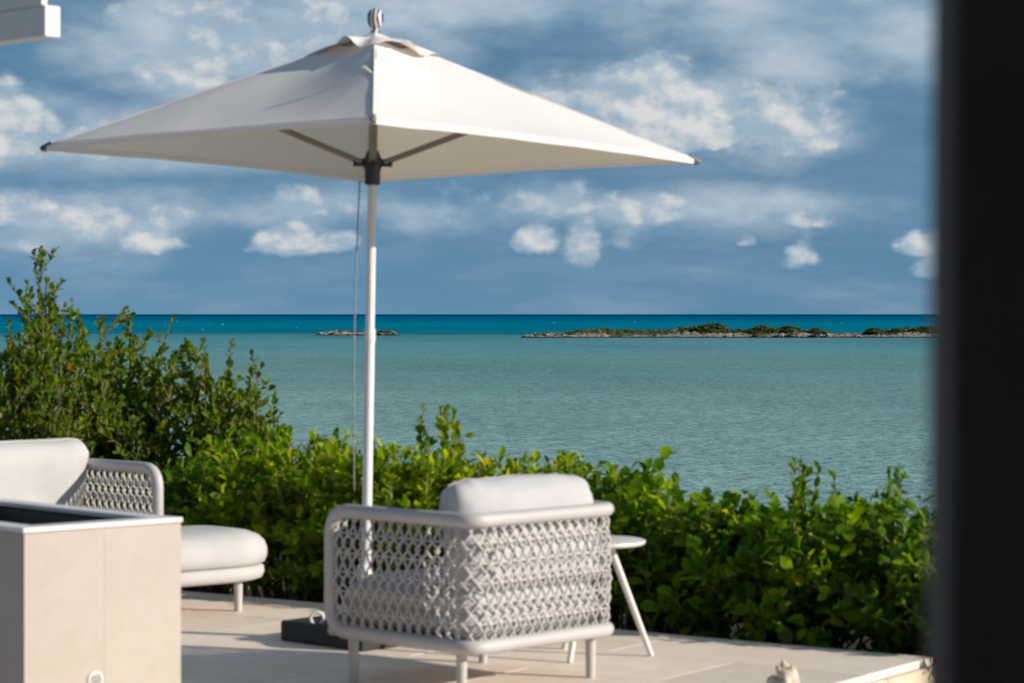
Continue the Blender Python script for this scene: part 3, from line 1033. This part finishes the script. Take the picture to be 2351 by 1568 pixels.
def woven_seat(name, label, cat, c, rz, Wd, Dp, n_back, seedv, group=None):
    root = thing(name, (c[0], c[1], 0), rz)
    tag(root, label, cat, group)
    ZT, ZB, rf = .662, .196, .10
    hx_, hy_ = Wd / 2 - .027, Dp / 2 - .027
    rp = .075
    V = Vector
    path = []
    # top U from left arm to right arm, front posts, bottom U: one closed loop of bent tube
    path += round_corner(V((-hx_, hy_, ZB)), V((-hx_, hy_, ZT)), V((-hx_, -hy_, ZT)), rf)
    path += [V((-hx_, hy_ * .2, ZT)), V((-hx_, -hy_ * .4, ZT))]
    path += round_corner(V((-hx_, hy_, ZT)), V((-hx_, -hy_, ZT)), V((hx_, -hy_, ZT)), rp)
    path += [V((hx_ * k, -hy_, ZT)) for k in (-.4, 0, .4)]
    path += round_corner(V((-hx_, -hy_, ZT)), V((hx_, -hy_, ZT)), V((hx_, hy_, ZT)), rp)
    path += [V((hx_, -hy_ * .4, ZT)), V((hx_, hy_ * .2, ZT))]
    path += round_corner(V((hx_, -hy_, ZT)), V((hx_, hy_, ZT)), V((hx_, hy_, ZB)), rf)
    path += [V((hx_, hy_, (ZT + ZB) / 2))]
    path += round_corner(V((hx_, hy_, ZT)), V((hx_, hy_, ZB)), V((hx_, -hy_, ZB)), rf)
    path += [V((hx_, hy_ * .2, ZB)), V((hx_, -hy_ * .4, ZB))]
    path += round_corner(V((hx_, hy_, ZB)), V((hx_, -hy_, ZB)), V((-hx_, -hy_, ZB)), rp)
    path += [V((hx_ * k, -hy_, ZB)) for k in (.4, 0, -.4)]
    path += round_corner(V((hx_, -hy_, ZB)), V((-hx_, -hy_, ZB)), V((-hx_, hy_, ZB)), rp)
    path += [V((-hx_, -hy_ * .4, ZB)), V((-hx_, hy_ * .2, ZB))]
    path += round_corner(V((-hx_, -hy_, ZB)), V((-hx_, hy_, ZB)), V((-hx_, hy_, ZT)), rf)
    path += [V((-hx_, hy_, (ZT + ZB) / 2))]
    MB().tube(path, .0275, 12, closed=True).build('frame', M_frame, root, True)
    MB().tube([(-hx_, hy_, ZB), (0, hy_, ZB), (hx_, hy_, ZB)], .022, 8).build('front_rail', M_frame, root, True)
    MB().rbox((0, 0, ZB + .005), (Wd - .09, Dp - .09, .016), .004).build('seat_deck', M_frame, root)
    for (lx, ly) in ((-1, -1), (1, -1), (-1, 1), (1, 1)):
        px_, py_ = lx * (hx_ - .035), ly * (hy_ - .09)
        MB().tube([(px_, py_, ZB), (px_, py_, .09), (px_, py_, 0)], [.0215, .020, .018], 10).build('leg', M_frame, root, True, 60)
    # plan path of the weave
    plan = [V((-hx_, hy_ - .03, 0))] + round_corner(V((-hx_, hy_, 0)), V((-hx_, -hy_, 0)), V((hx_, -hy_, 0)), rp) + round_corner(V((-hx_, -hy_, 0)), V((hx_, -hy_, 0)), V((hx_, hy_, 0)), rp) + [V((hx_, hy_ - .03, 0))]
    cum = [0]
    for k in range(len(plan) - 1):
        cum.append(cum[-1] + (plan[k + 1] - plan[k]).length)
    def at(s):
        s = min(max(s, 0), cum[-1])
        for k in range(len(plan) - 1):
            if s <= cum[k + 1]:
                f_ = (s - cum[k]) / (cum[k + 1] - cum[k] + 1e-9)
                p = plan[k].lerp(plan[k + 1], f_)
                tg = (plan[k + 1] - plan[k]).normalized()
                return p, V((-tg.y, tg.x, 0))
        return plan[-1], V((1, 0, 0))
    sp_ = .051
    nst = int(cum[-1] / sp_)
    rows = 6
    zb, zt = ZB + .01, ZT - .01
    for k in range(nst):
        for fam in (0, 1):
            pts = []
            n = rows * 2
            for i in range(n + 1):
                u = i / n
                z = zb + (zt - zb) * u
                ph = i % 4
                zig = (0, 1, 0, -1)[ph] if False else (1 if (i // 2 + fam) % 2 == 0 else -1) * (1 if i % 2 == 1 else 0)
                s = (k + .5) * sp_ + zig * sp_ * .58 + .002 * math.sin(k * 3.1 + i)
                p, nn = at(s)
                bul = .012 * math.sin(u * math.pi)
                over = .0045 * (1 if (i + fam) % 2 == 0 else -1)
                pts.append(p - nn * (bul + over) + V((0, 0, z)))
            # smooth by inserting mid points
            MB().tube(pts, .0053, 5, flat=1.0).build('rope', M_rope, root, True)
    for r_ in range(1, rows):
        pts = []
        for k in range(61):
            s = cum[-1] * k / 60
            p, nn = at(s)
            u = r_ / rows
            pts.append(p - nn * (.012 * math.sin(u * math.pi)) + V((0, 0, zb + (zt - zb) * u)))
        MB().tube(pts, .0036, 5).build('rope_course', M_rope, root, True)
    # cushions
    cu = cushion(Wd - .10, Dp - .09, .23, .30, .22, 56, 20, .004, seedv)
    for i_, q in enumerate(cu.v):
        cu.v[i_] = (q[0], q[1] + .015, q[2] + .305)
    o = cu.build('seat_cushion', M_cushion, root, True)
    MB().tube([(q.x, q.y + .015, q.z + .305) for q in LAST_RING], .005, 5, closed=True).build('piping', M_cushion, o, True)
    bw = (Wd - .07) / n_back
    for k in range(n_back):
        cu = cushion(bw, .44, .25, .55, .30, 60, 28, .014, seedv + 3 + k)
        rm = Matrix.Rotation(R(90 - 12), 3, 'X')
        cx = -(Wd - .07) / 2 + bw * (k + .5) + (.035 if n_back == 1 else 0)
        out = []
        for q in cu.v:
            v = rm @ V(q)
            out.append((v.x + cx, v.y - Dp / 2 + .185, v.z + .580))
        cu.v = out
        o = cu.build('back_cushion', M_cushion, root, True)
        rg = [rm @ q for q in LAST_RING]
        MB().tube([(v.x + cx, v.y - Dp / 2 + .185, v.z + .580) for v in rg], .005, 5, closed=True).build('piping', M_cushion, o, True)
    return root
RZ = R(46.5)
vv_ = Vector((math.cos(RZ), math.sin(RZ), 0))
uu_ = Vector((-math.sin(RZ), math.cos(RZ), 0))
woven_seat('woven_armchair', 'rope woven armchair with its back to the camera in front of the hedge', 'armchair', (-.152, 9.387), RZ, .84, .82, 1, 1.0)
post = Vector((-1.70, 11.87, 0))
cs = post - vv_ * .85 + uu_ * .41
woven_seat('woven_sofa', 'rope woven sofa with pale cushions behind the stone fire table', 'sofa', (cs.x, cs.y), RZ + math.pi, 1.70, .82, 2, 9.0)

# oval ottoman in front of the sofa
OF = Vector((-1.145, 11.60, 0))
oc = OF - vv_ * .475 + uu_ * .27
ot = thing('oval_ottoman', (oc.x, oc.y, 0), RZ - R(6))
tag(ot, 'pale oval ottoman on slim legs between sofa and fire table', 'ottoman')
out = []
for k in range(56):
    a = 2 * math.pi * k / 56
    c_, s_ = math.cos(a), math.sin(a)
    out.append((math.copysign(abs(c_) ** .62, c_) * .52, math.copysign(abs(s_) ** .62, s_) * .29))
MB().loft(out, [(.05, .150), (.018, .160), (.006, .185), (.010, .215), (.03, .222)]).build('base_frame', M_cushion, ot, True, 70)
MB().loft(out, [(.03, .223), (.004, .235), (-.008, .265), (-.008, .30), (.006, .335), (.035, .362), (.09, .383), (.17, .394)], .006).build('cushion', M_cushion, ot, True)
for (lx, ly) in ((-.34, -.15), (.345, -.15), (-.10, .19), (.06, .19)):
    MB().tube([(lx, ly, .16), (lx, ly, .08), (lx, ly, 0)], [.022, .021, .019], 10).build('leg', M_frame, ot, True, 60)

# ------------------------------------------------------------------ stone fire table on the left
ZTB = .72
A = P(55, 1212, ZTB)
Bq = P(415, 1187, ZTB)
dAB = (Bq - A)
wAB = dAB.length
rzb = math.atan2(dAB.y, dAB.x)
LB = 1.15
ctr = A + dAB * .5 + Vector((-math.sin(rzb), math.cos(rzb), 0)) * LB / 2
ft = thing('fire_table', (ctr.x, ctr.y, 0), rzb)
tag(ft, 'tall stone clad fire table with open burner tray at the left edge', 'fire table')
pt = .02
zt_ = ZTB - .018
for sx_ in (-1, 1):
    MB().rbox((sx_ * wAB / 4, -LB / 2 + pt / 2, zt_ / 2), (wAB / 2 - .0003, pt, zt_ - .004), .0007).build('stone_panel', M_panel, ft)
    MB().rbox((sx_ * wAB / 4, LB / 2 - pt / 2, zt_ / 2), (wAB / 2 - .0003, pt, zt_ - .004), .0007).build('stone_panel', M_panel, ft)
    for k in range(2):
        L = (LB - 2 * pt) / 2
        MB().rbox((sx_ * (wAB / 2 - pt / 2), -LB / 2 + pt + L * (k + .5), zt_ / 2), (pt, L - .002, zt_ - .004), .0007).build('stone_panel', M_panel, ft)
rw = .085
zc_ = ZTB - .009
MB().rbox((0, -LB / 2 + rw / 2 - .004, zc_), (wAB + .012, rw, .017), .003).build('rim', M_white, ft)
MB().rbox((0, LB / 2 - rw / 2 + .004, zc_), (wAB + .012, rw, .017), .003).build('rim', M_white, ft)
for sx_ in (-1, 1):
    MB().rbox((sx_ * (wAB / 2 - rw / 2 + .004), 0, zc_ - .0002), (rw, LB - 2 * rw + .006, .0166), .003).build('rim', M_white, ft)
tr = MB()
iw, il = wAB - 2 * rw + .02, LB - 2 * rw + .02
tr.box((0, 0, ZTB - .13), (iw, il, .01))
for sx_ in (-1, 1):
    tr.box((sx_ * (iw / 2 - .003), 0, ZTB - .075), (.006, il, .10))
    tr.box((0, sx_ * (il / 2 - .003), ZTB - .075), (iw - .012, .006, .10))
tr.build('burner_tray', M_tray, ft)
MB().tube([(0, -il * .4, ZTB - .10), (0, il * .4, ZTB - .10)], .012, 8).build('burner', M_pole, ft, True)
vc = P(242, 1562, .2)
vx = (Vector((vc.x, vc.y, 0)) - Vector((ctr.x, ctr.y, 0))).dot(Vector((math.cos(rzb), math.sin(rzb), 0)))
ve = MB().lathe([(.030, 0), (.0305, .004), (.029, .006), (.023, .006), (.022, .003)], 28)
ve.v = [(q[0] + vx, -LB / 2 - q[2], q[1] + .195) for q in ve.v]
vo = ve.build('round_vent', M_white, ft, True, 40)
g = MB()
for k in range(-3, 4):
    g.box((vx + k * .006, -LB / 2 - .0045, .195), (.0025, .002, .036))
g.build('vent_grille', M_frame, vo)

# ------------------------------------------------------------------ side table
tx, ty = .345, 10.06
tb_ = thing('side_table', (tx, ty, 0))
tag(tb_, 'small round three legged side table half hidden behind the armchair', 'side table')
MB().lathe([(.20, .462), (.208, .466), (.212, .474), (.210, .480), (.205, .482)], 40).build('table_top', M_table, tb_, True, 40)
for a in (-5, -118, 122):
    a = R(a)
    MB().tube([(.06 * math.cos(a), .06 * math.sin(a), .463), (.235 * math.cos(a), .235 * math.sin(a), 0)], [.0155, .0125], 10).build('leg', M_table, tb_, True, 60)

# ------------------------------------------------------------------ conch shell at the terrace edge
m, nt, b = mat('conch_shell')
tco = nt.n('ShaderNodeTexCoord').outputs['Object']
nt.put(b.inputs['Base Color'], nt.ramp(nt.noise(tco, 22, 5, .6), [(.3, (.42, .27, .18, 1)), (.5, (.66, .52, .40, 1)), (.7, (.76, .66, .55, 1))]))
b.inputs['Roughness'].default_value = .6
vs, fs = [], []
NS, NT_ = 110, 14
turns = 4.6
for i in range(NS + 1):
    t_ = i / NS
    th = t_ * turns * 2 * math.pi
    g_ = math.exp(-3.6 * (1 - t_))                      # growth towards the aperture
    cr = .046 * g_
    cz = -.155 * g_
    tr_ = .046 * g_
    spike = max(0, math.cos(th * 3.5)) ** 4 * .75 * (1 if t_ > .72 else .0)
    for k in range(NT_):
        ph = 2 * math.pi * k / NT_
        sh = 1 + spike * max(0, math.cos(ph - .9)) ** 4
        rr = cr + tr_ * sh * math.cos(ph)
        zz = cz + tr_ * 1.45 * sh * math.sin(ph)
        vs.append((rr * math.cos(th), rr * math.sin(th), zz))
for i in range(NS):
    for k in range(NT_):
        fs.append((i * NT_ + k, i * NT_ + (k + 1) % NT_, (i + 1) * NT_ + (k + 1) % NT_, (i + 1) * NT_ + k))
fs.append(tuple(NS * NT_ + k for k in range(NT_)))
sh_ = MB().add(vs, fs)
rm = Matrix.Rotation(R(60), 3, 'Z') @ Matrix.Rotation(R(-14), 3, 'X') @ Matrix.Rotation(R(8), 3, 'Y')
sh_.v = [tuple(rm @ Vector(q)) for q in sh_.v]
mz = min(q[2] for q in sh_.v)
sh_.v = [(q[0], q[1], q[2] - mz) for q in sh_.v]
so = sh_.build('conch_shell', m, None, True)
so.location = (.965, 8.62, .0)
so.scale = (.95, .95, .95)
tag(so, 'knobbly pinkish conch shell lying near the terrace edge', 'shell')

# ------------------------------------------------------------------ pergola beam end, top left
pb = P(103, 95, 0)
D0 = 8.0
bx, bz = (103 - 1175) / FPX * D0, H + (721 - 83) / FPX * D0
pg = thing('pergola_beam', (bx, D0, 0), RZ)
tag(pg, 'end of a white pergola roof beam at the top left corner', 'pergola')
# local +x = v (to the right and back), +y = u (to the left and back)
MB().rbox((.031, 1.3, bz + .052), (.062, 2.6, .104), .004).build('beam', M_white, pg)
MB().rbox((.012, 1.31, bz + .106 + .15), (.024, 2.58, .30), .003).build('fascia', M_white, pg)
MB().rbox((.10, 1.31, bz + .106 + .16), (.145, 2.50, .02), .003).build('roof_board', M_white, pg)
MB().rbox((.031, 2.2, bz / 2), (.10, .10, bz - .002), .004).build('post', M_white, pg)

# ------------------------------------------------------------------ the room the camera looks out of
jm = thing('door_frame', (0, 0, 0))
jm.rotation_euler = (0, R(.5), 0)
jm.location = (-H * math.sin(R(.5)) - .0045, 0, 0)
tag(jm, 'dark door frame post filling the right edge, close to the camera', 'door frame')
j1 = MB().rbox((.2284 + .10, 1.268, 1.25), (.20, .063, 2.80), .004).build('jamb', M_dark, jm)
j2 = MB().rbox((.2284 + .10 + .012, 1.318, 1.25), (.20, .032, 2.80), .003).build('door_stop', M_dark, jm)
MB().rbox((.2284 + .020, 1.3395, 1.25), (.012, .010, 2.80), .002).build('weather_seal', M_dark, jm)
MB().rbox((-1.5, 1.268, 2.72), (3.45, .063, .12), .004).build('head', M_dark, jm)
def wallbox(name, c, s):
    return struct(MB().box(c, s).build(name, M_room))
wallbox('wall_right', (1.9, 1.27, 1.25), (2.74, .12, 2.99))
wallbox('wall_side', (3.30, -1.4, 1.25), (.12, 5.3, 2.99))
wallbox('wall_back', (-1.0, -4.1, 1.25), (8.6, .12, 2.99))
wallbox('ceiling', (-1.0, -1.35, 2.86), (8.8, 5.5, .14))
wallbox('floor', (-1.0, -1.35, -.12), (8.4, 5.2, .04))
